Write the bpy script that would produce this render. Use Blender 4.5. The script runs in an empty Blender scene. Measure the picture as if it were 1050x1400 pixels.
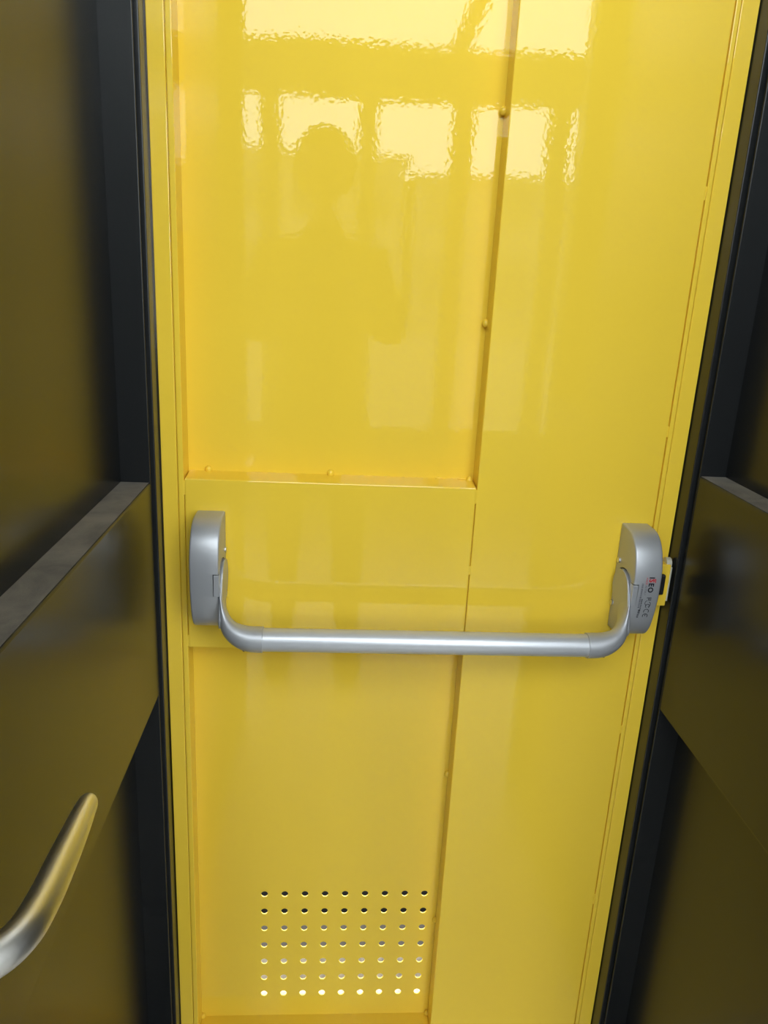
import bpy, bmesh, math, random
from mathutils import Vector, Matrix

random.seed(7)
S = bpy.context.scene
COL = S.collection

# ------------------------------------------------------------------ camera
cam_d = bpy.data.cameras.new('camera')
cam = bpy.data.objects.new('camera', cam_d)
COL.objects.link(cam)
RX = Vector((0.9970582, -0.05881019, 0.04915588))
RD = Vector((0.02988815, -0.2922414, -0.95587743))
RF = Vector((0.07058072, 0.95453461, -0.28962396))
m = Matrix.Identity(4)
for i in range(3):
    m[i][0], m[i][1], m[i][2] = RX[i], -RD[i], -RF[i]
m[0][3], m[1][3], m[2][3] = 0.0, -1.08, 1.37
cam.matrix_world = m
cam_d.sensor_fit = 'VERTICAL'
cam_d.sensor_height = 36.0
cam_d.lens = 1055.0 * 36.0 / 1400.0
cam_d.clip_start = 0.01
S.camera = cam

# ------------------------------------------------------------------ sky, daylight, exposure
w = bpy.data.worlds.new('overcast_sky')
S.world = w
w.use_nodes = True
bg = w.node_tree.nodes['Background']
bg.inputs['Color'].default_value = (0.93, 0.97, 1.0, 1)
bg.inputs['Strength'].default_value = 5.0
S.view_settings.view_transform = 'Standard'
S.view_settings.look = 'None'
S.view_settings.gamma = 1
S.view_settings.use_curve_mapping = False
S.view_settings.exposure = 0.84
S.cycles.use_denoising = True
S.cycles.max_bounces = 10
S.cycles.diffuse_bounces = 6
S.cycles.transparent_max_bounces = 12

HALL_Y = -3.6          # plane of the glazed front behind the photographer
HALL_X0, HALL_X1, HALL_Z = -4.6, 2.7, 5.6
pd = bpy.data.lights.new('window_back_offscreen', 'AREA')
pd.shape = 'RECTANGLE'
pd.size, pd.size_y = HALL_X1 - HALL_X0, HALL_Z
pd.cycles.is_portal = True
po = bpy.data.objects.new('window_back_offscreen', pd)
COL.objects.link(po)
po.location = ((HALL_X0 + HALL_X1) / 2, HALL_Y - 0.02, HALL_Z / 2)
po.rotation_euler = (math.radians(90), 0, 0)      # shines towards +Y, into the hall

# ------------------------------------------------------------------ materials
def new_mat(name):
    mt = bpy.data.materials.new(name)
    mt.use_nodes = True
    nt = mt.node_tree
    return mt, nt, nt.nodes['Principled BSDF']

def N(nt, kind, **kw):
    n = nt.nodes.new(kind)
    for k, v in kw.items():
        n.inputs[k].default_value = v
    return n

def coords(nt):
    return nt.nodes.new('ShaderNodeTexCoord').outputs['Object']

def plain(name, col, rough=0.5, metal=0.0, spec=0.5, var=0.0, vscale=20.0, bump=0.0, bscale=300.0):
    mt, nt, b = new_mat(name)
    b.inputs['Base Color'].default_value = (*col, 1)
    b.inputs['Roughness'].default_value = rough
    b.inputs['Metallic'].default_value = metal
    b.inputs['Specular IOR Level'].default_value = spec
    c = coords(nt)
    if var > 0:
        n = N(nt, 'ShaderNodeTexNoise', Scale=vscale, Detail=4.0)
        nt.links.new(c, n.inputs['Vector'])
        r = nt.nodes.new('ShaderNodeValToRGB')
        r.color_ramp.elements[0].position, r.color_ramp.elements[1].position = 0.3, 0.7
        r.color_ramp.elements[0].color = (*[x * (1 - var) for x in col], 1)
        r.color_ramp.elements[1].color = (*[min(1, x * (1 + var)) for x in col], 1)
        nt.links.new(n.outputs['Fac'], r.inputs['Fac'])
        nt.links.new(r.outputs['Color'], b.inputs['Base Color'])
    if bump > 0:
        n = N(nt, 'ShaderNodeTexNoise', Scale=bscale, Detail=2.0)
        nt.links.new(c, n.inputs['Vector'])
        bp = N(nt, 'ShaderNodeBump', Strength=bump, Distance=0.001)
        nt.links.new(n.outputs['Fac'], bp.inputs['Height'])
        nt.links.new(bp.outputs['Normal'], b.inputs['Normal'])
    return mt

def enamel(name, col, rough, peel, wave):
    """glossy enamel on sheet steel: orange peel plus a slow sheet waviness"""
    mt, nt, b = new_mat(name)
    b.inputs['Base Color'].default_value = (*col, 1)
    b.inputs['Roughness'].default_value = rough
    b.inputs['Specular IOR Level'].default_value = 0.40
    c = coords(nt)
    n1 = N(nt, 'ShaderNodeTexNoise', Scale=150.0, Detail=1.0)
    n2 = N(nt, 'ShaderNodeTexNoise', Scale=3.2, Detail=1.0)
    nt.links.new(c, n1.inputs['Vector']); nt.links.new(c, n2.inputs['Vector'])
    b1 = N(nt, 'ShaderNodeBump', Strength=1.0, Distance=peel)
    b2 = N(nt, 'ShaderNodeBump', Strength=1.0, Distance=wave)
    nt.links.new(n2.outputs['Fac'], b2.inputs['Height'])
    nt.links.new(n1.outputs['Fac'], b1.inputs['Height'])
    nt.links.new(b2.outputs['Normal'], b1.inputs['Normal'])
    nt.links.new(b1.outputs['Normal'], b.inputs['Normal'])
    # faint rubbed patches in the gloss
    n3 = N(nt, 'ShaderNodeTexNoise', Scale=9.0, Detail=5.0)
    nt.links.new(c, n3.inputs['Vector'])
    mr = N(nt, 'ShaderNodeMapRange')
    mr.inputs['From Min'].default_value, mr.inputs['From Max'].default_value = 0.45, 0.75
    mr.inputs['To Min'].default_value, mr.inputs['To Max'].default_value = rough, rough + 0.03
    nt.links.new(n3.outputs['Fac'], mr.inputs['Value'])
    nt.links.new(mr.outputs['Result'], b.inputs['Roughness'])
    return mt

def anthracite(name, base, spec):
    """semi-matt dark powder coat with sparse pale flecks"""
    mt, nt, b = new_mat(name)
    c = coords(nt)
    v = N(nt, 'ShaderNodeTexVoronoi', Scale=34.0)
    nt.links.new(c, v.inputs['Vector'])
    lt = nt.nodes.new('ShaderNodeMath'); lt.operation = 'LESS_THAN'; lt.inputs[1].default_value = 0.035
    nt.links.new(v.outputs['Distance'], lt.inputs[0])
    sep = nt.nodes.new('ShaderNodeSeparateColor')
    nt.links.new(v.outputs['Color'], sep.inputs['Color'])
    gt = nt.nodes.new('ShaderNodeMath'); gt.operation = 'GREATER_THAN'; gt.inputs[1].default_value = 0.9
    nt.links.new(sep.outputs['Red'], gt.inputs[0])
    mu = nt.nodes.new('ShaderNodeMath'); mu.operation = 'MULTIPLY'
    nt.links.new(lt.outputs[0], mu.inputs[0]); nt.links.new(gt.outputs[0], mu.inputs[1])
    mx = nt.nodes.new('ShaderNodeMix'); mx.data_type = 'RGBA'
    mx.inputs['A'].default_value = (*base, 1)
    mx.inputs['B'].default_value = (0.16, 0.15, 0.13, 1)
    nt.links.new(mu.outputs[0], mx.inputs['Factor'])
    nt.links.new(mx.outputs['Result'], b.inputs['Base Color'])
    b.inputs['Roughness'].default_value = 0.27
    b.inputs['Specular IOR Level'].default_value = spec
    n = N(nt, 'ShaderNodeTexNoise', Scale=900.0, Detail=1.0)
    nt.links.new(c, n.inputs['Vector'])
    bp = N(nt, 'ShaderNodeBump', Strength=0.15, Distance=0.0002)
    nt.links.new(n.outputs['Fac'], bp.inputs['Height'])
    nt.links.new(bp.outputs['Normal'], b.inputs['Normal'])
    return mt

def dusty():
    """dark paint under a smeared coat of grey dust"""
    mt, nt, b = new_mat('dusty_paint')
    c = coords(nt)
    n = N(nt, 'ShaderNodeTexNoise', Scale=16.0, Detail=5.0, Roughness=0.6, Distortion=0.5)
    nt.links.new(c, n.inputs['Vector'])
    g = N(nt, 'ShaderNodeTexNoise', Scale=900.0, Detail=2.0)
    nt.links.new(c, g.inputs['Vector'])
    ad = nt.nodes.new('ShaderNodeMath'); ad.operation = 'MULTIPLY_ADD'
    ad.inputs[1].default_value = 0.25; 
    nt.links.new(g.outputs['Fac'], ad.inputs[0]); nt.links.new(n.outputs['Fac'], ad.inputs[2])
    r = nt.nodes.new('ShaderNodeValToRGB')
    e = r.color_ramp.elements
    e[0].position, e[0].color = 0.36, (0.085, 0.083, 0.080, 1)
    e[1].position, e[1].color = 0.78, (0.20, 0.182, 0.160, 1)
    nt.links.new(ad.outputs[0], r.inputs['Fac'])
    nt.links.new(r.outputs['Color'], b.inputs['Base Color'])
    b.inputs['Roughness'].default_value = 0.85
    b.inputs['Specular IOR Level'].default_value = 0.15
    return mt

def glass():
    mt, nt, b = new_mat('window_glass')
    out = nt.nodes['Material Output']
    nt.nodes.remove(b)
    tr = nt.nodes.new('ShaderNodeBsdfTransparent')
    tr.inputs['Color'].default_value = (0.96, 0.98, 0.97, 1)
    gl = nt.nodes.new('ShaderNodeBsdfGlossy'); gl.inputs['Roughness'].default_value = 0.02
    fr = nt.nodes.new('ShaderNodeFresnel'); fr.inputs['IOR'].default_value = 1.3
    mx = nt.nodes.new('ShaderNodeMixShader')
    nt.links.new(fr.outputs[0], mx.inputs[0]); nt.links.new(tr.outputs[0], mx.inputs[1]); nt.links.new(gl.outputs[0], mx.inputs[2])
    nt.links.new(mx.outputs[0], out.inputs['Surface'])
    return mt

YEL = enamel('yellow_enamel', (0.86, 0.585, 0.052), 0.02, 0.000042, 0.0008)
DARK = anthracite('anthracite_paint', (0.0125, 0.0135, 0.0145), 0.36)
DUST = dusty()
BLACK = plain('black_rubber', (0.006, 0.006, 0.007), 0.55)
SILVER = plain('silver_paint', (0.44, 0.45, 0.485), 0.40, metal=0.5, bump=0.05, bscale=1500)
TUBEM = plain('anodised_tube', (0.55, 0.565, 0.61), 0.37, metal=0.5, bump=0.04, bscale=1500)
STEEL = plain('satin_steel', (0.72, 0.71, 0.72), 0.38, metal=1.0, bump=0.03, bscale=1200)
INK = plain('black_ink', (0.012, 0.012, 0.022), 0.5)
GREYINK = plain('grey_ink', (0.13, 0.13, 0.16), 0.5)
RED = plain('red_ink', (0.55, 0.02, 0.03), 0.5)
ZINC = plain('bare_edge', (0.62, 0.60, 0.50), 0.35, metal=0.4)
PLASTER = plain('hall_plaster', (0.70, 0.69, 0.66), 0.8, var=0.04)
FLOORM = plain('hall_floor_tile', (0.66, 0.64, 0.60), 0.35, var=0.1, vscale=6)
FRAMEM = plain('window_frame_paint', (0.20, 0.20, 0.20), 0.4)
GLASS = glass()
PAVE = plain('grey_paving', (0.12, 0.115, 0.105), 0.9, var=0.25, vscale=8)
LSTONE = plain('pale_doorstep', (0.36, 0.335, 0.30), 0.9, var=0.45, vscale=160)  # this and the next three copy vent-row brightness as base colour
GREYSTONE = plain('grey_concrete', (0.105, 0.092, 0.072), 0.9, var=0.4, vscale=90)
MIDSTONE = plain('dark_concrete', (0.022, 0.018, 0.013), 0.9, var=0.25, vscale=60)
BLACK_GROUND = plain('black_ground', (0.006, 0.006, 0.006), 0.95, spec=0.0)
BWALL = plain('render_wall', (0.20, 0.195, 0.185), 0.9, var=0.1, vscale=1)
BWIN = plain('building_window', (0.05, 0.06, 0.07), 0.1)
SKIN = plain('skin', (0.45, 0.27, 0.19), 0.5, var=0.08)
HAIR = plain('dark_hair', (0.03, 0.02, 0.015), 0.6, bump=0.4, bscale=200)
CLOTH = plain('dark_cloth', (0.05, 0.052, 0.06), 0.9, var=0.2, vscale=60)
TROU = plain('trouser_cloth', (0.03, 0.035, 0.05), 0.9)
SHOE = plain('shoe_leather', (0.02, 0.018, 0.016), 0.5)
PHONE = plain('phone_shell', (0.02, 0.02, 0.022), 0.2)

# ------------------------------------------------------------------ builders
def link(name, me, mat, parent=None, smooth=False):
    o = bpy.data.objects.new(name, me)
    if mat is not None and not me.materials:
        me.materials.append(mat)
    COL.objects.link(o)
    if parent is not None:
        o.parent = parent
    if smooth:
        for p in me.polygons:
            p.use_smooth = True
    return o

def bm_obj(name, bm, mat, parent=None, smooth=False, fix=True):
    if fix:
        bmesh.ops.recalc_face_normals(bm, faces=bm.faces)
    me = bpy.data.meshes.new(name)
    bm.to_mesh(me); bm.free()
    return link(name, me, mat, parent, smooth)

def add_box(bm, x0, x1, y0, y1, z0, z1):
    vs = [bm.verts.new((x, y, z)) for x in (x0, x1) for y in (y0, y1) for z in (z0, z1)]
    for f in ((0, 1, 3, 2), (4, 6, 7, 5), (0, 4, 5, 1), (2, 3, 7, 6), (0, 2, 6, 4), (1, 5, 7, 3)):
        bm.faces.new([vs[i] for i in f])
    return vs

def box(name, x0, x1, y0, y1, z0, z1, mat, parent=None, bev=0.0, seg=2):
    bm = bmesh.new()
    add_box(bm, min(x0, x1), max(x0, x1), min(y0, y1), max(y0, y1), min(z0, z1), max(z0, z1))
    if bev > 0:
        bmesh.ops.bevel(bm, geom=list(bm.edges), offset=bev, segments=seg, profile=0.5, affect='EDGES')
    return bm_obj(name, bm, mat, parent)

def empty(name, loc=(0, 0, 0)):
    o = bpy.data.objects.new(name, None)
    o.empty_display_size = 0.05
    COL.objects.link(o)
    return o

def tag(o, label=None, cat=None, kind=None, group=None):
    if label: o['label'] = label
    if cat: o['category'] = cat
    if kind: o['kind'] = kind
    if group: o['group'] = group
    return o

def catmull(pts, n):
    P = [pts[0]] + list(pts) + [pts[-1]]
    out = []
    for i in range(1, len(P) - 2):
        for k in range(n):
            t = k / n
            p0, p1, p2, p3 = P[i - 1], P[i], P[i + 1], P[i + 2]
            out.append(tuple(0.5 * ((2 * b) + (-a + c) * t + (2 * a - 5 * b + 4 * c - d) * t * t + (-a + 3 * b - 3 * c + d) * t ** 3)
                             for a, b, c, d in zip(p0, p1, p2, p3)))
    out.append(tuple(P[-2]))
    return out

def sweep(bm, pts, sides=28, up=Vector((0, 0, 1)), sub=8, cap=True):
    """pts: (x, y, z, ra, rb): elliptical tube, ra along `up`-ish, rb across"""
    q = catmull([tuple(p) for p in pts], sub)
    rings = []
    n = len(q)
    for i in range(n):
        c = Vector(q[i][:3])
        a = Vector(q[max(0, i - 1)][:3]); b = Vector(q[min(n - 1, i + 1)][:3])
        t = (b - a).normalized()
        u = (up - t * up.dot(t)).normalized()
        v = t.cross(u)
        rings.append([bm.verts.new(c + u * (q[i][3] * math.cos(2 * math.pi * k / sides)) + v * (q[i][4] * math.sin(2 * math.pi * k / sides))) for k in range(sides)])
    for r0, r1 in zip(rings, rings[1:]):
        for k in range(sides):
            f = bm.faces.new((r0[k], r0[(k + 1) % sides], r1[(k + 1) % sides], r1[k])); f.smooth = True
    if cap:
        for rg in (rings[0], rings[-1][::-1]):
            bm.faces.new([bm.verts.new(v.co) for v in rg])

def cyl(bm, c, axis, r, h, sides=24, r2=None):
    axis = Vector(axis).normalized()
    rot = Vector((0, 0, 1)).rotation_difference(axis).to_matrix().to_4x4()
    bmesh.ops.create_cone(bm, cap_ends=True, segments=sides, radius1=r, radius2=r if r2 is None else r2, depth=h,
                          matrix=Matrix.Translation(Vector(c)) @ rot)

def blob_mesh(name, rx, ry, rz):
    bm = bmesh.new()
    bmesh.ops.create_icosphere(bm, subdivisions=2, radius=1.0)
    for v in bm.verts:
        v.co = Vector((v.co.x * rx, v.co.y * ry, v.co.z * rz))
    me = bpy.data.meshes.new(name)
    bm.to_mesh(me); bm.free()
    for p in me.polygons: p.use_smooth = True
    return me

# ------------------------------------------------------------------ hall shell
tag(box('floor', HALL_X0 - .2, HALL_X1 + .2, HALL_Y - .1, 0.03, -0.1, 0.0, FLOORM), kind='structure')
tag(box('ceiling', HALL_X0 - .2, HALL_X1 + .2, HALL_Y - .1, 0.2, HALL_Z, HALL_Z + .15, PLASTER), kind='structure')
tag(box('wall_left', HALL_X0 - .2, HALL_X0, HALL_Y - .1, 0.2, 0, HALL_Z, PLASTER), kind='structure')
tag(box('wall_right', HALL_X1, HALL_X1 + .2, HALL_Y - .1, 0.2, 0, HALL_Z, PLASTER), kind='structure')
bm = bmesh.new()                                     # the wall that holds the yellow door
add_box(bm, HALL_X0, -0.300, -0.02, 0.10, 0, HALL_Z)
add_box(bm, 0.580, HALL_X1, -0.02, 0.10, 0, HALL_Z)
add_box(bm, -0.300, 0.580, -0.02, 0.10, 2.14, HALL_Z)
tag(bm_obj('wall_front', bm, PLASTER), kind='structure')

# dark frame around the yellow door
tag(box('trim_1', -0.300, -0.2405, -0.030, 0.06, 0, 2.14, DARK, bev=.0015), kind='structure')
tag(box('trim_2', 0.5198, 0.580, -0.030, 0.06, 0, 2.14, DARK, bev=.0015), kind='structure')
tag(box('trim_3', -0.2405, 0.5198, -0.030, 0.06, 2.075, 2.14, DARK, bev=.0015), kind='structure')

# glazed front of the hall, behind the photographer
win = tag(empty('window_1'), kind='structure')
PITCH, MW = 0.531, 0.112
MX0 = -0.081 * 4.68
Z_SILL, Z_T0, Z_T1, Z_TOP = 0.50, 2.32, 2.573, HALL_Z - 0.12
mull = [MX0 + PITCH * k for k in range(-10, 9)]
mull = [x for x in mull if HALL_X0 + .1 < x < HALL_X1 - .1]
box('transom', HALL_X0, HALL_X1, HALL_Y - .06, HALL_Y + .06, Z_T0, Z_T1, FRAMEM, win, .004)
box('head_beam', HALL_X0, HALL_X1, HALL_Y - .06, HALL_Y + .06, Z_TOP, HALL_Z, FRAMEM, win, .004)
box('sill_beam', HALL_X0, HALL_X1, HALL_Y - .06, HALL_Y + .06, 0, Z_SILL, FRAMEM, win, .004)
edges = [HALL_X0] + mull + [HALL_X1]
for x in mull:
    box('mullion', x - MW / 2, x + MW / 2, HALL_Y - .05, HALL_Y + .05, Z_SILL, Z_T0, FRAMEM, win, .003)
for a, b in zip(edges, edges[1:]):
    box('pane', a, b, HALL_Y - .004, HALL_Y + .004, Z_SILL, Z_T0, GLASS, win)
up = [HALL_X0, -0.72, 1.42, HALL_X1]
for x in up[1:-1]:
    box('upper_mullion', x - .05, x + .05, HALL_Y - .05, HALL_Y + .05, Z_T1, Z_TOP, FRAMEM, win, .003)
for a, b in zip(up, up[1:]):
    box('upper_pane', a, b, HALL_Y - .004, HALL_Y + .004, Z_T1, Z_TOP, GLASS, win)
bm = bmesh.new()                                     # steep diagonal brace across the upper glazing
sweep(bm, [(0.62, HALL_Y - .09, Z_T1 - .05, .05, .05), (1.80, HALL_Y - .09, Z_TOP + .05, .05, .05)], sides=12, up=Vector((0, 1, 0)), sub=2)
bm_obj('brace', bm, FRAMEM, win)

# ------------------------------------------------------------------ yellow door
door = tag(empty('door_1'), kind='structure')
door['label'] = 'glossy yellow sheet metal door with sunk panels and a perforated vent'
ZB, ZT = 0.008, 2.068
B = 0.0012
box('edge_strip', -0.2392, -0.2172, 0, .043, ZB, ZT, YEL, door, B)
box('stile', -0.2163, -0.2084, 0, .043, ZB, ZT, YEL, door, B)
box('groove_backing', -0.2180, -0.2150, .004, .030, ZB, ZT, YEL, door)
box('lock_stile', 0.2148, 0.4866, 0, .043, ZB, ZT, YEL, door, B)
box('fold_strip', 0.4878, 0.4943, -0.0014, .043, ZB, ZT, YEL, door, B)
box('edge_strip', 0.4953, 0.5186, 0, .043, ZB, ZT, YEL, door, B)
box('groove_backing', 0.4860, 0.4960, .004, .030, ZB, ZT, YEL, door)

RZ0, RZ1 = 0.8175, 1.083
bm = bmesh.new()
vs = add_box(bm, -0.2073, 0.2136, 0, .043, RZ0, RZ1)
for v in bm.verts:
    if v.co.y > 0.02 and v.co.z > 1: v.co.z += 0.0035
bmesh.ops.bevel(bm, geom=list(bm.edges), offset=.0014, segments=2, profile=0.5, affect='EDGES')
bm_obj('middle_rail', bm, YEL, door)
box('groove_backing', -0.2090, -0.2065, .005, .030, RZ0 + .004, RZ1 - .004, YEL, door)
box('groove_backing', 0.2125, 0.2155, .005, .030, RZ0 + .004, RZ1 - .004, YEL, door)
box('bottom_rail', -0.2084, 0.2148, 0, .043, ZB, 0.037, YEL, door, B)
box('top_rail', -0.2084, 0.2148, 0, .043, 1.93, ZT, YEL, door, B)
for z0, z1 in ((1.0590, 1.0800), (0.9470, 0.9610), (0.8195, 0.8330)):
    box('weld_bridge', 0.2132, 0.2152, .0003, .006, z0, z1, YEL, door)
for z0, z1 in ((1.0590, 1.0800), (0.8195, 0.8380)):
    box('weld_bridge', -0.2088, -0.2068, .0003, .006, z0, z1, YEL, door)
for z0, z1 in ((1.4905, 1.5077), (1.1690, 1.1850), (0.6745, 0.6896), (0.3285, 0.3508), (1.75, 1.77)):
    box('weld_bridge', 0.4862, 0.4882, .0002, .006, z0, z1, YEL, door)

# upper sheet
box('upper_panel', -0.2090, 0.2155, .040, .0425, RZ1 - .01, 1.94, YEL, door)

# lower sheet with 9 x 7 round vent holes
def perforated(name, x0, x1, z0, z1, yf, yb, hx, hz, r, parent):
    bm = bmesh.new()
    px, pz = hx[1] - hx[0], hz[1] - hz[0]
    n = 20
    gx0, gx1 = hx[0] - px / 2, hx[-1] + px / 2
    gz0, gz1 = hz[0] - pz / 2, hz[-1] + pz / 2
    cut = [(math.cos(2 * math.pi * (k + .5) / n), math.sin(2 * math.pi * (k + .5) / n)) for k in range(n)]
    for y in (yf, yb):
        for cx in hx:
            for cz in hz:
                inn, out = [], []
                for c, s in cut:
                    inn.append(bm.verts.new((cx + r * c, y, cz + r * s)))
                    t = min((px / 2) / max(abs(c), 1e-6), (pz / 2) / max(abs(s), 1e-6))
                    out.append((cx + t * c, cz + t * s))
                for k in range(n):
                    k2 = (k + 1) % n
                    a, b = out[k], out[k2]
                    poly = [inn[k], bm.verts.new((a[0], y, a[1]))]
                    on_x = lambda p: abs(abs(p[0] - cx) - px / 2) < 1e-7
                    if on_x(a) != on_x(b):          # the square's corner lies between
                        sx = 1 if (a[0] + b[0]) / 2 > cx else -1
                        sz = 1 if (a[1] + b[1]) / 2 > cz else -1
                        poly.append(bm.verts.new((cx + sx * px / 2, y, cz + sz * pz / 2)))
                    poly += [bm.verts.new((b[0], y, b[1])), inn[k2]]
                    bm.faces.new(poly if y == yf else poly[::-1])
        for ax0, ax1, az0, az1 in ((x0, x1, gz1, z1), (x0, x1, z0, gz0), (x0, gx0, gz0, gz1), (gx1, x1, gz0, gz1)):
            q = [bm.verts.new(p) for p in ((ax0, y, az0), (ax1, y, az0), (ax1, y, az1), (ax0, y, az1))]
            bm.faces.new(q[::-1] if y == yf else q)
    for cx in hx:
        for cz in hz:
            f = [bm.verts.new((cx + r * c, yf, cz + r * s)) for c, s in cut]
            b = [bm.verts.new((cx + r * c, yb, cz + r * s)) for c, s in cut]
            for k in range(n):
                k2 = (k + 1) % n
                bm.faces.new((f[k], f[k2], b[k2], b[k]))
    for f in bm.faces:
        f.normal_update()
    # front faces look towards -y
    for f in bm.faces:
        if abs(f.normal.y) > .9:
            want = -1 if abs(f.calc_center_median().y - yf) < 1e-6 else 1
            if f.normal.y * want < 0: f.normal_flip()
    return bm_obj(name, bm, YEL, parent, fix=False)

HXS = [-0.0943 + 0.03567 * k for k in range(9)]
HZS = [0.0895 + 0.03775 * k for k in range(7)]
perforated('vent_panel', -0.2090, 0.2155, 0.028, RZ0 + .01, .040, .0420, HXS, HZS, .0061, door)

# weld beads along the sunk joints
bead = blob_mesh('weld_bead', .0052, .0045, .0062)
bead.materials.append(YEL)
for x, y, z in ((.2128, .0330, 1.588), (.2130, .0335, 1.316), (.2134, .0365, .5689), (.2136, .0375, .2591), (.2130, .0365, .040),
                (-.1789, .0370, 1.0885), (.0001, .0375, 1.0885), (.2085, .0340, 1.0860), (-.2065, .0375, .040), (.2120, .034, 1.80)):
    link('weld_bead', bead, None, door).location = (x, y, z)
bead2 = blob_mesh('weld_bead_small', .0085, .0025, .0018)
bead2.materials.append(YEL)
for x, y, z in ((.1990, .0385, 1.0868), (.165, .0397, 1.0868)):
    link('weld_bead', bead2, None, door).location = (x, y, z)

# keep plate on the closing edge, with the black latch between it and the bar's housing
kp = box('latch_keep', 0.4965, 0.5145, -0.0240, 0.001, 0.9130, 0.9800, YEL, door, .0020, 2)
box('keep_edge', 0.5138, 0.5165, -0.0240, -0.002, 0.9215, 0.9760, ZINC, kp, .0008)
bm = bmesh.new()
cyl(bm, (.5120, -.0130, .9795), (1, 0, 0), .0085, .008, 20)
bm_obj('keep_cap', bm, ZINC, kp)
box('latch_bolt', 0.4780, 0.5065, -0.0300, -0.002, 0.9330, 0.9655, BLACK, kp, .0025, 2)

# ------------------------------------------------------------------ dark leaves folded back either side
def leaf(name, a, s, rec, ye, yend, rz0, rz1, DARK, label):
    """a: plane of the rail, s: side the camera is on (+1: faces +x)"""
    d = tag(empty(name), kind='structure')
    d['label'] = label
    bx = a - s * rec
    zb, zt = 0.010, 2.10
    yi = ye - .005
    yo = yend + .06
    box('door_side_stile', a, bx - s * .012, yi, ye, zb, zt, DARK, d, .0012)
    box('free_stile', a, bx - s * .012, yend, yo, zb, zt, DARK, d, .0012)
    box('upper_panel', bx, bx - s * .010, yo - .004, yi + .0005, rz1 - .01, zt - .01, DARK, d)
    box('lower_panel', bx, bx - s * .010, yo - .004, yi + .0005, zb + .01, rz0 + .01, DARK, d)
    r = box('middle_rail', a, bx - s * .010, yo, yi + .0003, rz0, rz1, DARK, d, .0025, 3)
    box('dusty_ledge', a - s * .0025, bx, yo, yi - .0005, rz1 - .004, rz1 + .0004, DUST, r, .0002, 1)
    box('top_rail', a, bx - s * .010, yo, yi, zt - .10, zt, DARK, d, .0015)
    box('bottom_rail', a, bx - s * .010, yo, yi, zb, zb + .06, DARK, d, .0015)
    bm = bmesh.new()
    cyl(bm, (a - s * .0045, -.0333, (zb + zt) / 2), (0, 0, 1), .0026, zt - zb, 12)
    bm_obj('gasket', bm, BLACK, d, True)
    for z in (1.04, 0.90, 0.745):
        link('gasket_clip', clip, None, d).location = (a - s * .0030, -.0350, z)
    return d
clip = blob_mesh('gasket_clip', .0017, .0017, .0028)
clip.materials.append(plain('clip_grey', (.16, .16, .17), .5))
leaf('door_2', -0.2455, 1, .040, -0.035, -1.06, 0.758, 1.0862, DARK, 'dark grey metal door leaf with a dusty rail and a lever handle')
leaf('door_3', 0.5256, -1, .038, -0.035, -0.79, 0.744, 1.1215, DARK, 'dark metal door leaf with a dusty rail beside the latch')

# ------------------------------------------------------------------ panic bar
pb = tag(empty('panic_bar'), 'silver grey push bar with two curved arms mounted across the yellow door', 'panic bar')
PROF = [(0.001, 1.0365), (-.030, 1.0365), (-.044, 1.0325), (-.0545, 1.0255), (-.0635, 1.0150), (-.0700, 1.0010), (-.0738, .9850),
        (-.0748, .9680), (-.0740, .9500), (-.0715, .9300), (-.0670, .9090), (-.0610, .8930), (-.0520, .8810), (-.0400, .8745), (-.020, .8700), (0.001, .8680)]

def front_y(z):
    pts = [p for p in PROF[3:13]]
    for (y0, z0), (y1, z1) in zip(pts, pts[1:]):
        if z1 <= z <= z0:
            return y0 + (y1 - y0) * (z0 - z) / (z0 - z1)
    return -.074

def housing(x_in, s, parent):
    """x_in: side that faces the middle of the door; s: direction outwards"""
    bm = bmesh.new()
    prof = catmull(PROF, 3)
    w_ = 0.0405
    A = [bm.verts.new((x_in, y, z)) for y, z in prof]
    Bv = [bm.verts.new((x_in + s * w_, y, z)) for y, z in prof]
    n = len(prof)
    bm.faces.new(A); bm.faces.new(Bv[::-1])
    for k in range(n):
        k2 = (k + 1) % n
        f = bm.faces.new((A[k], Bv[k], Bv[k2], A[k2])); f.smooth = True
    bmesh.ops.recalc_face_normals(bm, faces=bm.faces)
    sharp = [e for e in bm.edges if all(v in A for v in e.verts) or all(v in Bv for v in e.verts)]
    bmesh.ops.bevel(bm, geom=sharp, offset=.0028, segments=3, profile=0.5, affect='EDGES')
    for f in bm.faces:
        f.smooth = abs(f.normal.x) < .98
    o = bm_obj('housing', bm, SILVER, parent)
    cut = bmesh.new()
    cyl(cut, (x_in + s * .001, -.0375, .945), (1, 0, 0), .0326, .010, 48)
    c1 = bm_obj('cutter', cut, None)
    xs = sorted((x_in - s * .002, x_in + s * .0082))
    c2 = box('cutter', xs[0], xs[1], -.0640, -.0900, .9332, .9673, None)
    for c in (c1, c2):
        md = o.modifiers.new('cut', 'BOOLEAN'); md.operation = 'DIFFERENCE'; md.solver = 'EXACT'; md.object = c
    bpy.context.view_layer.update()
    me = bpy.data.meshes.new_from_object(o.evaluated_get(bpy.context.evaluated_depsgraph_get()))
    o.modifiers.clear()
    me.materials.clear(); me.materials.append(SILVER)
    for p in me.polygons: p.use_smooth = True
    me.set_sharp_from_angle(angle=math.radians(38))
    o.data = me
    for c in (c1, c2): bpy.data.objects.remove(c)
    return o

BAR_Y, BAR_Z = -0.088, 0.8765

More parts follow.
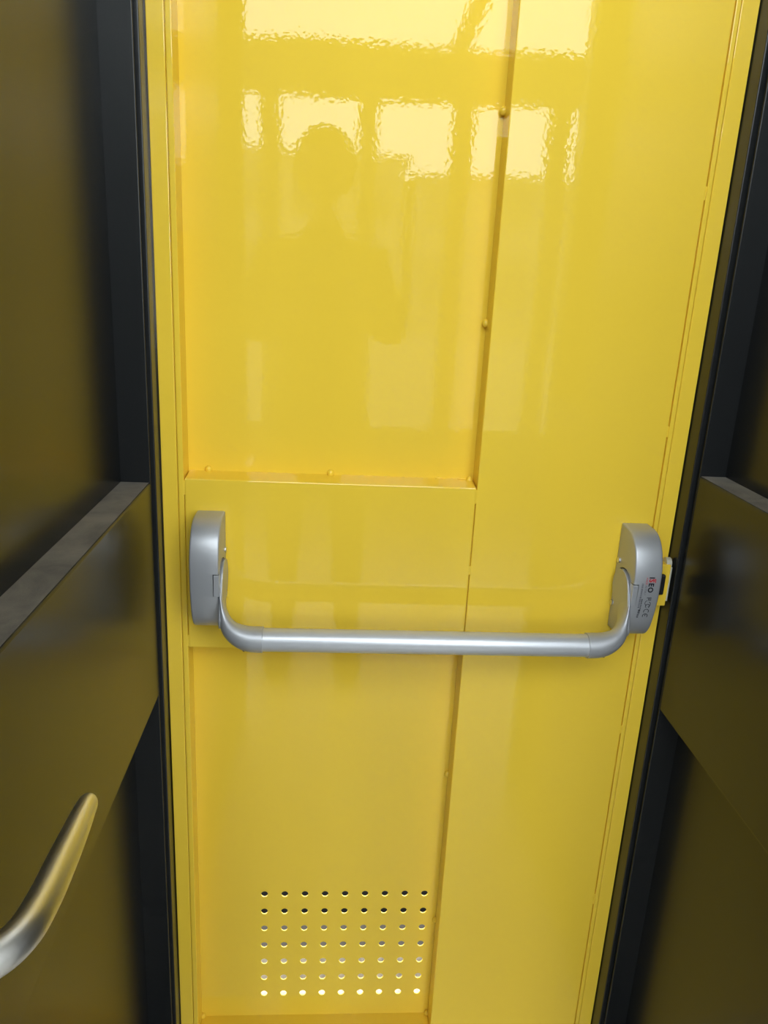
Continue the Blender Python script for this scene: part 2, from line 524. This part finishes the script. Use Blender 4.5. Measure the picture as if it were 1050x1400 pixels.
def lever(x_in, s, parent, x_bar):
    """s: outwards. teardrop plate on the housing's inner side running into a curved elbow"""
    bm = bmesh.new()
    c0, r0 = Vector((-.0375, .945)), .0305
    c1, r1 = Vector((-.0715, .9000)), .0145
    d = c1 - c0
    L = d.length
    base = math.atan2(d.y, d.x)
    al = math.acos((r0 - r1) / L)
    pts = []
    n = 26
    for k in range(n + 1):
        t = base + al + (2 * math.pi - 2 * al) * k / n
        pts.append((c0.x + r0 * math.cos(t), c0.y + r0 * math.sin(t)))
    for k in range(11):
        t = base - al + 2 * al * k / 10
        pts.append((c1.x + r1 * math.cos(t), c1.y + r1 * math.sin(t)))
    th = .0040
    A = [bm.verts.new((x_in - s * .0002, y, z)) for y, z in pts]
    Bv = [bm.verts.new((x_in - s * th, y, z)) for y, z in pts]
    bm.faces.new(A); bm.faces.new(Bv[::-1])
    m_ = len(pts)
    for k in range(m_):
        bm.faces.new((A[k], Bv[k], Bv[(k + 1) % m_], A[(k + 1) % m_])).smooth = True
    edge = [e for e in bm.edges if all(v in Bv for v in e.verts)]
    bmesh.ops.bevel(bm, geom=edge, offset=.0012, segments=3, profile=0.5, affect='EDGES')
    cyl(bm, (x_in + s * .0024, -.0375, .945), (1, 0, 0), .0305, .0056, 48)      # boss seated in the housing's pocket
    X = lambda v: x_in - s * v
    path = [(X(.0008), -.0375, .9450, .0280, .0012), (X(.0012), -.0480, .9330, .0268, .0022), (X(.0024), -.0585, .9200, .0225, .0036),
            (X(.0050), -.0670, .9085, .0184, .0058), (X(.0090), -.0745, .8985, .0165, .0088), (X(.0150), -.0808, .8900, .0165, .0122),
            (X(.0240), -.0850, .8838, .0172, .0150), (X(.0350), -.0872, .8792, .0180, .0171), (X(.0460), -.0879, .8770, .0184, .0182), (x_bar, BAR_Y, BAR_Z, .0184, .0184)]
    # frame: keep one axis near the plane of the elbow
    q = catmull(path, 8)
    sides = 30
    rings = []
    for i in range(len(q)):
        c = Vector(q[i][:3])
        t = (Vector(q[min(len(q) - 1, i + 1)][:3]) - Vector(q[max(0, i - 1)][:3])).normalized()
        nrm = Vector((0, -0.85, 0.53))                # roughly square to the elbow's plane
        u = (nrm - t * nrm.dot(t)).normalized()
        v = t.cross(u)
        rings.append([bm.verts.new(c + u * (q[i][3] * math.cos(2 * math.pi * k / sides)) + v * (q[i][4] * math.sin(2 * math.pi * k / sides))) for k in range(sides)])
    for r_0, r_1 in zip(rings, rings[1:]):
        for k in range(sides):
            bm.faces.new((r_0[k], r_0[(k + 1) % sides], r_1[(k + 1) % sides], r_1[k])).smooth = True
    bm.faces.new(rings[0]); bm.faces.new(rings[-1][::-1])
    o = bm_obj('lever_arm', bm, SILVER, parent)
    # set screw under the elbow
    bm = bmesh.new()
    cyl(bm, (X(.036), -.0925, .8622), (0, .2, .98), .0014, .004, 10)
    bm_obj('set_screw', bm, BLACK, o)
    return o

XR, XL = 0.4385, -0.1500
hr = housing(XR, 1, pb)
hl = housing(XL, -1, pb)
bx1, bx0 = 0.3760, -0.0875
lever(XR, 1, pb, bx1)
lever(XL, -1, pb, bx0)
bm = bmesh.new()
sweep(bm, [(bx0 - .006, BAR_Y, BAR_Z, .0166, .0166), ((bx0 + bx1) / 2, BAR_Y, BAR_Z, .0166, .0166), (bx1 + .006, BAR_Y, BAR_Z, .0166, .0166)], sides=40, sub=3)
bm_obj('push_tube', bm, TUBEM, pb)

def tab(x_in, s, h):
    """stop tab of the lever in its slot at the housing's inner front corner"""
    z0, z1 = .9345, .9660
    yb = -.0748
    box('stop_tab', x_in - s * .0008, x_in + s * .0072, yb + .012, yb - .0010, z0, z1, SILVER, h, .0006)
tab(XR, 1, hr); tab(XL, -1, hl)
for (xi, s, h) in ((XR, 1, hr), (XL, -1, hl)):        # two fixing screws on each inner side
    for z, y in ((.981, -.010), (.910, -.006)):
        bm = bmesh.new()
        cyl(bm, (xi - s * .0008, y, z), (1, 0, 0), .0042, .0024, 16)
        bm_obj('screw', bm, STEEL, h)

# printed marks on the housing beside the latch
def glyphs(name, text, size, u0, v0, mat, parent, squeeze=1.0, bold=0.0):
    """text that runs down the housing's front, letter tops towards +x; u: down from z, v: across x"""
    cu = bpy.data.curves.new('glyph_curve', 'FONT')
    cu.body = text; cu.size = size; cu.fill_mode = 'FRONT'; cu.resolution_u = 3
    cu.offset = bold
    tmp = bpy.data.objects.new('glyph_tmp', cu)
    COL.objects.link(tmp)
    bpy.context.view_layer.update()
    me = bpy.data.meshes.new_from_object(tmp.evaluated_get(bpy.context.evaluated_depsgraph_get()))
    bpy.data.objects.remove(tmp)
    for v in me.vertices:
        z = u0 - v.co.x * squeeze
        x = v0 + v.co.y
        v.co = Vector((x, front_y(z) - .00045, z))
    width = max((u0 - v.co.z) for v in me.vertices) if me.vertices else 0
    me.name = name
    me.materials.clear()
    o = link(name, me, mat, parent)
    return o, width

def strokes(name, rects, mat, parent):
    bm = bmesh.new()
    for z0, z1, x0, x1 in rects:
        k = max(1, int(abs(z0 - z1) / .004))
        for i in range(k):
            a, b = z0 + (z1 - z0) * i / k, z0 + (z1 - z0) * (i + 1) / k
            bm.faces.new([bm.verts.new(p) for p in ((x0, front_y(a) - .00045, a), (x1, front_y(a) - .00045, a), (x1, front_y(b) - .00045, b), (x0, front_y(b) - .00045, b))])
    return bm_obj(name, bm, mat, parent)

def arc_mark(name, arcs, mat, parent):
    """arcs: (z centre, x centre, radius, start deg, end deg, stroke) drawn on the face"""
    bm = bmesh.new()
    for zc, xc, r, a0, a1, st in arcs:
        prev = None
        for k in range(17):
            t = math.radians(a0 + (a1 - a0) * k / 16)
            cur = []
            for rr in (r - st / 2, r + st / 2):
                z = zc - rr * math.cos(t); x = xc + rr * math.sin(t)
                cur.append(bm.verts.new((x, front_y(z) - .00045, z)))
            if prev: bm.faces.new((prev[0], prev[1], cur[1], cur[0]))
            prev = cur
    return bm_obj(name, bm, mat, parent)

LX = 0.4608
SZ = 0.0105
zc = 0.9795
for ch, mat in (('I', INK), ('S', RED), ('E', INK), ('O', INK)):
    o, wd = glyphs('logo_letter', ch, SZ, zc, LX, mat, hr, 1.0, 0.0004)
    if ch == 'S':
        strokes('logo_bar', [(zc + .0006, zc - wd - .0006, LX + .0084, LX + .0096), (zc + .0002, zc - .0005, LX + .0055, LX + .0096)], RED, hr)
    zc -= wd + .0010
glyphs('small_print', 'MADE', .0040, .9785, LX - .0050, RED, hr)
glyphs('small_print', 'IN ITALY', .0040, .9665, LX - .0050, GREYINK, hr)
random.seed(3)
def tiny_row(z0, z1, x, h):
    z, r = z0, []
    while z > z1:
        wdt = random.uniform(.0007, .0016)
        r.append((z, z - wdt, x, x + h)); z -= wdt + random.uniform(.0005, .0012)
    return r
strokes('small_print', tiny_row(.969, .930, LX - .0102, .0024), GREYINK, hr)
strokes('small_print', tiny_row(.945, .920, LX - .0070, .0018), INK, hr)
strokes('small_print', tiny_row(.927, .913, LX - .0085, .0026), INK, hr)
# certification pictograms and the CE mark
zi = .9475
strokes('pictogram', [(zi, zi - .0009, LX + .0005, LX + .0075), (zi - .0018, zi - .0027, LX + .0035, LX + .0075), (zi - .0036, zi - .0045, LX + .0035, LX + .0075),
                      (zi, zi - .0045, LX + .0030, LX + .0038)], INK, hr)
arc_mark('pictogram', [(.9385, LX + .0035, .0042, 200, 340, .0008), (.9365, LX + .0035, .0042, 20, 160, .0008), (.9335, LX + .0040, .0030, 30, 330, .0009)], INK, hr)
arc_mark('conformity_mark', [(.9245, LX + .0038, .0036, 55, -235 + 540, .0010)], INK, hr).name = 'conformity_mark'
arc_mark('conformity_mark', [(.9165, LX + .0038, .0036, 55, 305, .0010)], INK, hr)
strokes('conformity_mark', [(.9195, .9160, LX + .0033, LX + .0043)], INK, hr)

# ------------------------------------------------------------------ lever handle on the dark leaf
lh = tag(empty('lever_handle'), 'satin steel lever handle with a tapering grip on the dark leaf', 'handle')
a = -0.2455
bm = bmesh.new()
HZ = .945
sweep(bm, [(a, -.690, HZ, .0115, .0115), (-.226, -.690, HZ, .0118, .0118), (-.212, -.687, HZ, .0125, .0122), (-.200, -.676, HZ, .0130, .0120), (-.1925, -.658, HZ, .0134, .0118),
           (-.190, -.632, HZ, .0134, .0116), (-.1895, -.600, HZ + .001, .0128, .0112), (-.1895, -.565, HZ + .002, .0112, .0100), (-.190, -.540, HZ + .002, .0094, .0086),
           (-.190, -.531, HZ + .002, .0082, .0076), (-.190, -.5265, HZ + .002, .0058, .0052), (-.190, -.5250, HZ + .002, .0012, .0012)], sides=32, sub=8)
bm_obj('grip', bm, STEEL, lh)
bm = bmesh.new()
cyl(bm, (a + .0045, -.690, HZ), (1, 0, 0), .026, .0095, 40)
bmesh.ops.bevel(bm, geom=[e for e in bm.edges if all(v.co.x > a + .008 for v in e.verts)], offset=.002, segments=3, affect='EDGES')
bm_obj('rose', bm, STEEL, lh)

# ------------------------------------------------------------------ beyond the door, seen through the vent holes; strip colours darken away from it
tag(box('floor_outside', -6, 7, 0.06, 14, -0.12, -0.012, PAVE), kind='structure')
tag(box('ceiling_shade_added', -2.2, 2.6, 0.10, 1.9, 2.35, 2.50, PLASTER), kind='structure')  # unseen canopy, added to dim the ground behind the vent holes
st = box('doorstep', -0.30, 0.58, 0.03, 0.137, -0.10, 0.002, LSTONE, None, .004)
tag(st, 'pale stone doorstep seen through the lowest row of vent holes', 'doorstep')
sg = box('ground_strip', -0.60, 0.90, 0.138, 0.214, -0.0125, 0.0, GREYSTONE, None, .003)
tag(sg, 'grey concrete strip of ground seen through the vent holes above the doorstep', 'ground')
sc_ = box('ground_strip', -0.60, 0.90, 0.215, 0.302, -0.0125, 0.0, MIDSTONE, None, .003)
tag(sc_, 'dark brownish strip of ground seen through the middle vent holes', 'ground')
mt_ = box('ground_strip_black', -0.60, 0.90, 0.303, 1.10, -0.0125, 0.004, BLACK_GROUND, None, .003)
tag(mt_, 'black strip of ground seen through the top rows of vent holes', 'mat')

# ------------------------------------------------------------------ street behind the hall's glazing (mirrored in the enamel)
tag(box('floor_street', -40, 40, -45, HALL_Y - .1, -0.15, -0.02, PAVE), kind='structure')
def building(x0, x1, y, h, label, nx, nz):
    b = tag(empty('building'), label, 'building')
    box('wall', x0, x1, y - 6, y, -.02, h, BWALL, b)
    box('roof_edge', x0 - .15, x1 + .15, y - 6.1, y + .15, h, h + .18, FRAMEM, b)
    me = None
    for i in range(nx):
        for j in range(nz):
            cx = x0 + (x1 - x0) * (i + .5) / nx
            z = .8 + j * 2.3
            if me is None:
                o = box('window', -.6, .6, -.03, .03, 0, 1.3, BWIN, b); me = o.data
            else:
                o = link('window', me, None, b)
            o.location = (cx, y + .01, z)
building(-9, 2.05, -24, 4.75, 'low rendered building mirrored in the door, with a flat roof', 6, 2)
building(2.4, 12, -24, 4.25, 'lower rendered building mirrored beside the taller one', 5, 2)

# ------------------------------------------------------------------ the photographer and phone (mirrored in the door)
def skinned(name, verts, edges_, root, mat, parent=None, sub=2):
    me = bpy.data.meshes.new(name)
    me.from_pydata([v[:3] for v in verts], edges_, [])
    o = bpy.data.objects.new(name, me)
    COL.objects.link(o)
    sk = o.modifiers.new('skin', 'SKIN'); sk.use_smooth_shade = True
    for i, v in enumerate(verts):
        r = v[3]
        me.skin_vertices[0].data[i].radius = (r, r) if not isinstance(r, tuple) else r
        me.skin_vertices[0].data[i].use_root = (i == root)
    sb = o.modifiers.new('sub', 'SUBSURF'); sb.levels = sub; sb.render_levels = sub
    bpy.context.view_layer.update()
    me2 = bpy.data.meshes.new_from_object(o.evaluated_get(bpy.context.evaluated_depsgraph_get()))
    bpy.data.objects.remove(o)
    me2.name = name
    me2.materials.clear()
    me2.materials.append(mat)
    o = link(name, me2, None, parent, True)
    return o

PX, PY = -0.045, -1.46
person = tag(empty('person'), 'person in dark clothes holding up a phone, mirrored in the yellow door', 'person')
V = [(PX, PY, .93, (.155, .105)), (PX, PY, 1.08, (.140, .100)), (PX, PY, 1.25, (.165, .110)), (PX, PY, 1.40, (.165, .095)), (PX, PY, 1.475, (.075, .065)),   # 0-4 torso
     (PX + .17, PY, 1.425, .060), (PX + .245, PY + .03, 1.18, .047), (PX + .10, PY + .245, 1.275, .036), (PX + .085, PY + .305, 1.285, .025),                  # 5-8 right arm
     (PX - .17, PY, 1.425, .060), (PX - .235, PY + .03, 1.18, .047), (PX - .055, PY + .245, 1.255, .036), (PX - .037, PY + .305, 1.262, .025),                 # 9-12 left arm
     (PX + .10, PY, .86, .092), (PX + .11, PY + .01, .50, .062), (PX + .115, PY - .02, .10, .042),                                                               # 13-15
     (PX - .10, PY, .86, .092), (PX - .11, PY + .01, .50, .062), (PX - .115, PY - .02, .10, .042),                                                               # 16-18
     (PX, PY + .005, 1.53, .052), (PX, PY + .012, 1.58, .055)]
Ed = [(0, 1), (1, 2), (2, 3), (3, 4), (3, 5), (5, 6), (6, 7), (7, 8), (3, 9), (9, 10), (10, 11), (11, 12), (0, 13), (13, 14), (14, 15), (0, 16), (16, 17), (17, 18), (4, 19), (19, 20)]
body = skinned('body', V, Ed, 0, CLOTH, person)
body.data.materials.append(SKIN); body.data.materials.append(TROU)
for p in body.data.polygons:
    c = p.center
    if c.z > 1.49 or (c.y > PY + .285 and c.z > 1.2): p.material_index = 1
    elif c.z < .93: p.material_index = 2
# head with face
hb = bmesh.new()
bmesh.ops.create_uvsphere(hb, u_segments=32, v_segments=24, radius=1.0)
for v in hb.verts:
    x, y, z = v.co
    jaw = 1.0 - .22 * max(0, -z) ** 1.5
    nx = x * .076 * jaw; ny = y * .096 * (1 - .10 * max(0, -z)); nz = z * .117
    if y > .75 and abs(x) < .16 and -.35 < z < .08: ny += .020 * (1 - abs(x) / .16)             # nose
    if y > .6 and .05 < z < .22 and .18 < abs(x) < .52: ny -= .007                               # eye sockets
    if y > .6 and -.58 < z < -.48 and abs(x) < .3: ny += .004                                    # lips
    v.co = (PX + nx, PY + .022 + ny, 1.688 + nz)
bm_obj('head', hb, SKIN, person, True)
for sx in (-1, 1):
    e = blob_mesh('ear', .008, .018, .030); e.materials.append(SKIN)
    link('ear', e, None, person).location = (PX + sx * .077, PY + .012, 1.685)
    e = blob_mesh('eye', .012, .007, .007); e.materials.append(plain('eye_dark', (.03, .02, .015), .1))
    link('eye', e, None, person).location = (PX + sx * .031, PY + .107, 1.704)
hb = bmesh.new()
bmesh.ops.create_uvsphere(hb, u_segments=32, v_segments=24, radius=1.0)
bmesh.ops.delete(hb, geom=[v for v in hb.verts if v.co.z < -.62 or (v.co.y > .35 and v.co.z < .45)], context='VERTS')
for v in hb.verts:
    v.co = (PX + v.co.x * .095, PY + .010 + v.co.y * .106, 1.694 + v.co.z * .123)
bm_obj('hair', hb, HAIR, person, True)
# hands: palm and five fingers closed on the phone
def hand(px, py, pz, s):
    """s: +1 for the hand on the phone's +x edge"""
    vs = [(px + s * .012, py - .020, pz - .030, .022), (px + s * .010, py, pz, (.020, .028))]
    es = [(0, 1)]
    for k in range(4):
        b = len(vs)
        z = pz - .022 + .019 * k
        ln = (.8, .95, 1.0, .9)[k]
        vs += [(px + s * .012, py + .010, z, .0085), (px + s * .010, py + .026 * ln, z + .004, .0080), (px - s * .004, py + .038, z + .006, .0070), (px - s * .022 * ln, py + .038, z + .006, .0062)]
        es += [(1, b), (b, b + 1), (b + 1, b + 2), (b + 2, b + 3)]
    b = len(vs)
    vs += [(px + s * .004, py - .012, pz + .012, .0100), (px - s * .006, py + .006, pz + .034, .0090), (px - s * .018, py + .011, pz + .050, .0078)]
    es += [(1, b), (b, b + 1), (b + 1, b + 2)]
    rot = Matrix.Rotation(math.radians(-16.8), 3, 'X')
    c = Vector((PHX, PHY, PHZ))
    vs = [(*(c + rot @ (Vector(v[:3]) - c)), v[3]) for v in vs]
    return skinned('hand', vs, es, 1, SKIN, person, 1)
PHX, PHY, PHZ = -0.022, -1.103, 1.322
hand(PHX + .048, PHY - .024, PHZ - .010, 1)
hand(PHX - .048, PHY - .024, PHZ - .030, -1)
for sx in (-1, 1):
    bm = bmesh.new()
    sweep(bm, [(PX + sx * .115, PY - .10, .040, .030, .030), (PX + sx * .117, PY - .06, .048, .047, .040), (PX + sx * .120, PY + .03, .045, .045, .044),
               (PX + sx * .125, PY + .12, .034, .034, .047), (PX + sx * .127, PY + .18, .026, .024, .034)], sides=20, sub=4)
    for v in bm.verts:
        v.co.z = max(v.co.z, 0.001)
    bm_obj('shoe', bm, SHOE, person)
ph = tag(empty('phone'), 'black phone held up in both hands by the photographer', 'phone')
pbody = box('shell', -.036, .036, -.0041, .0041, -.074, .074, PHONE, ph, .0035, 3)
box('screen', -.0335, .0335, -.0046, -.0040, -.071, .071, BWIN, ph, .0002, 1)
ph.location = (PHX, PHY, PHZ)
ph.rotation_euler = (math.radians(-16.8), 0, math.radians(-4))
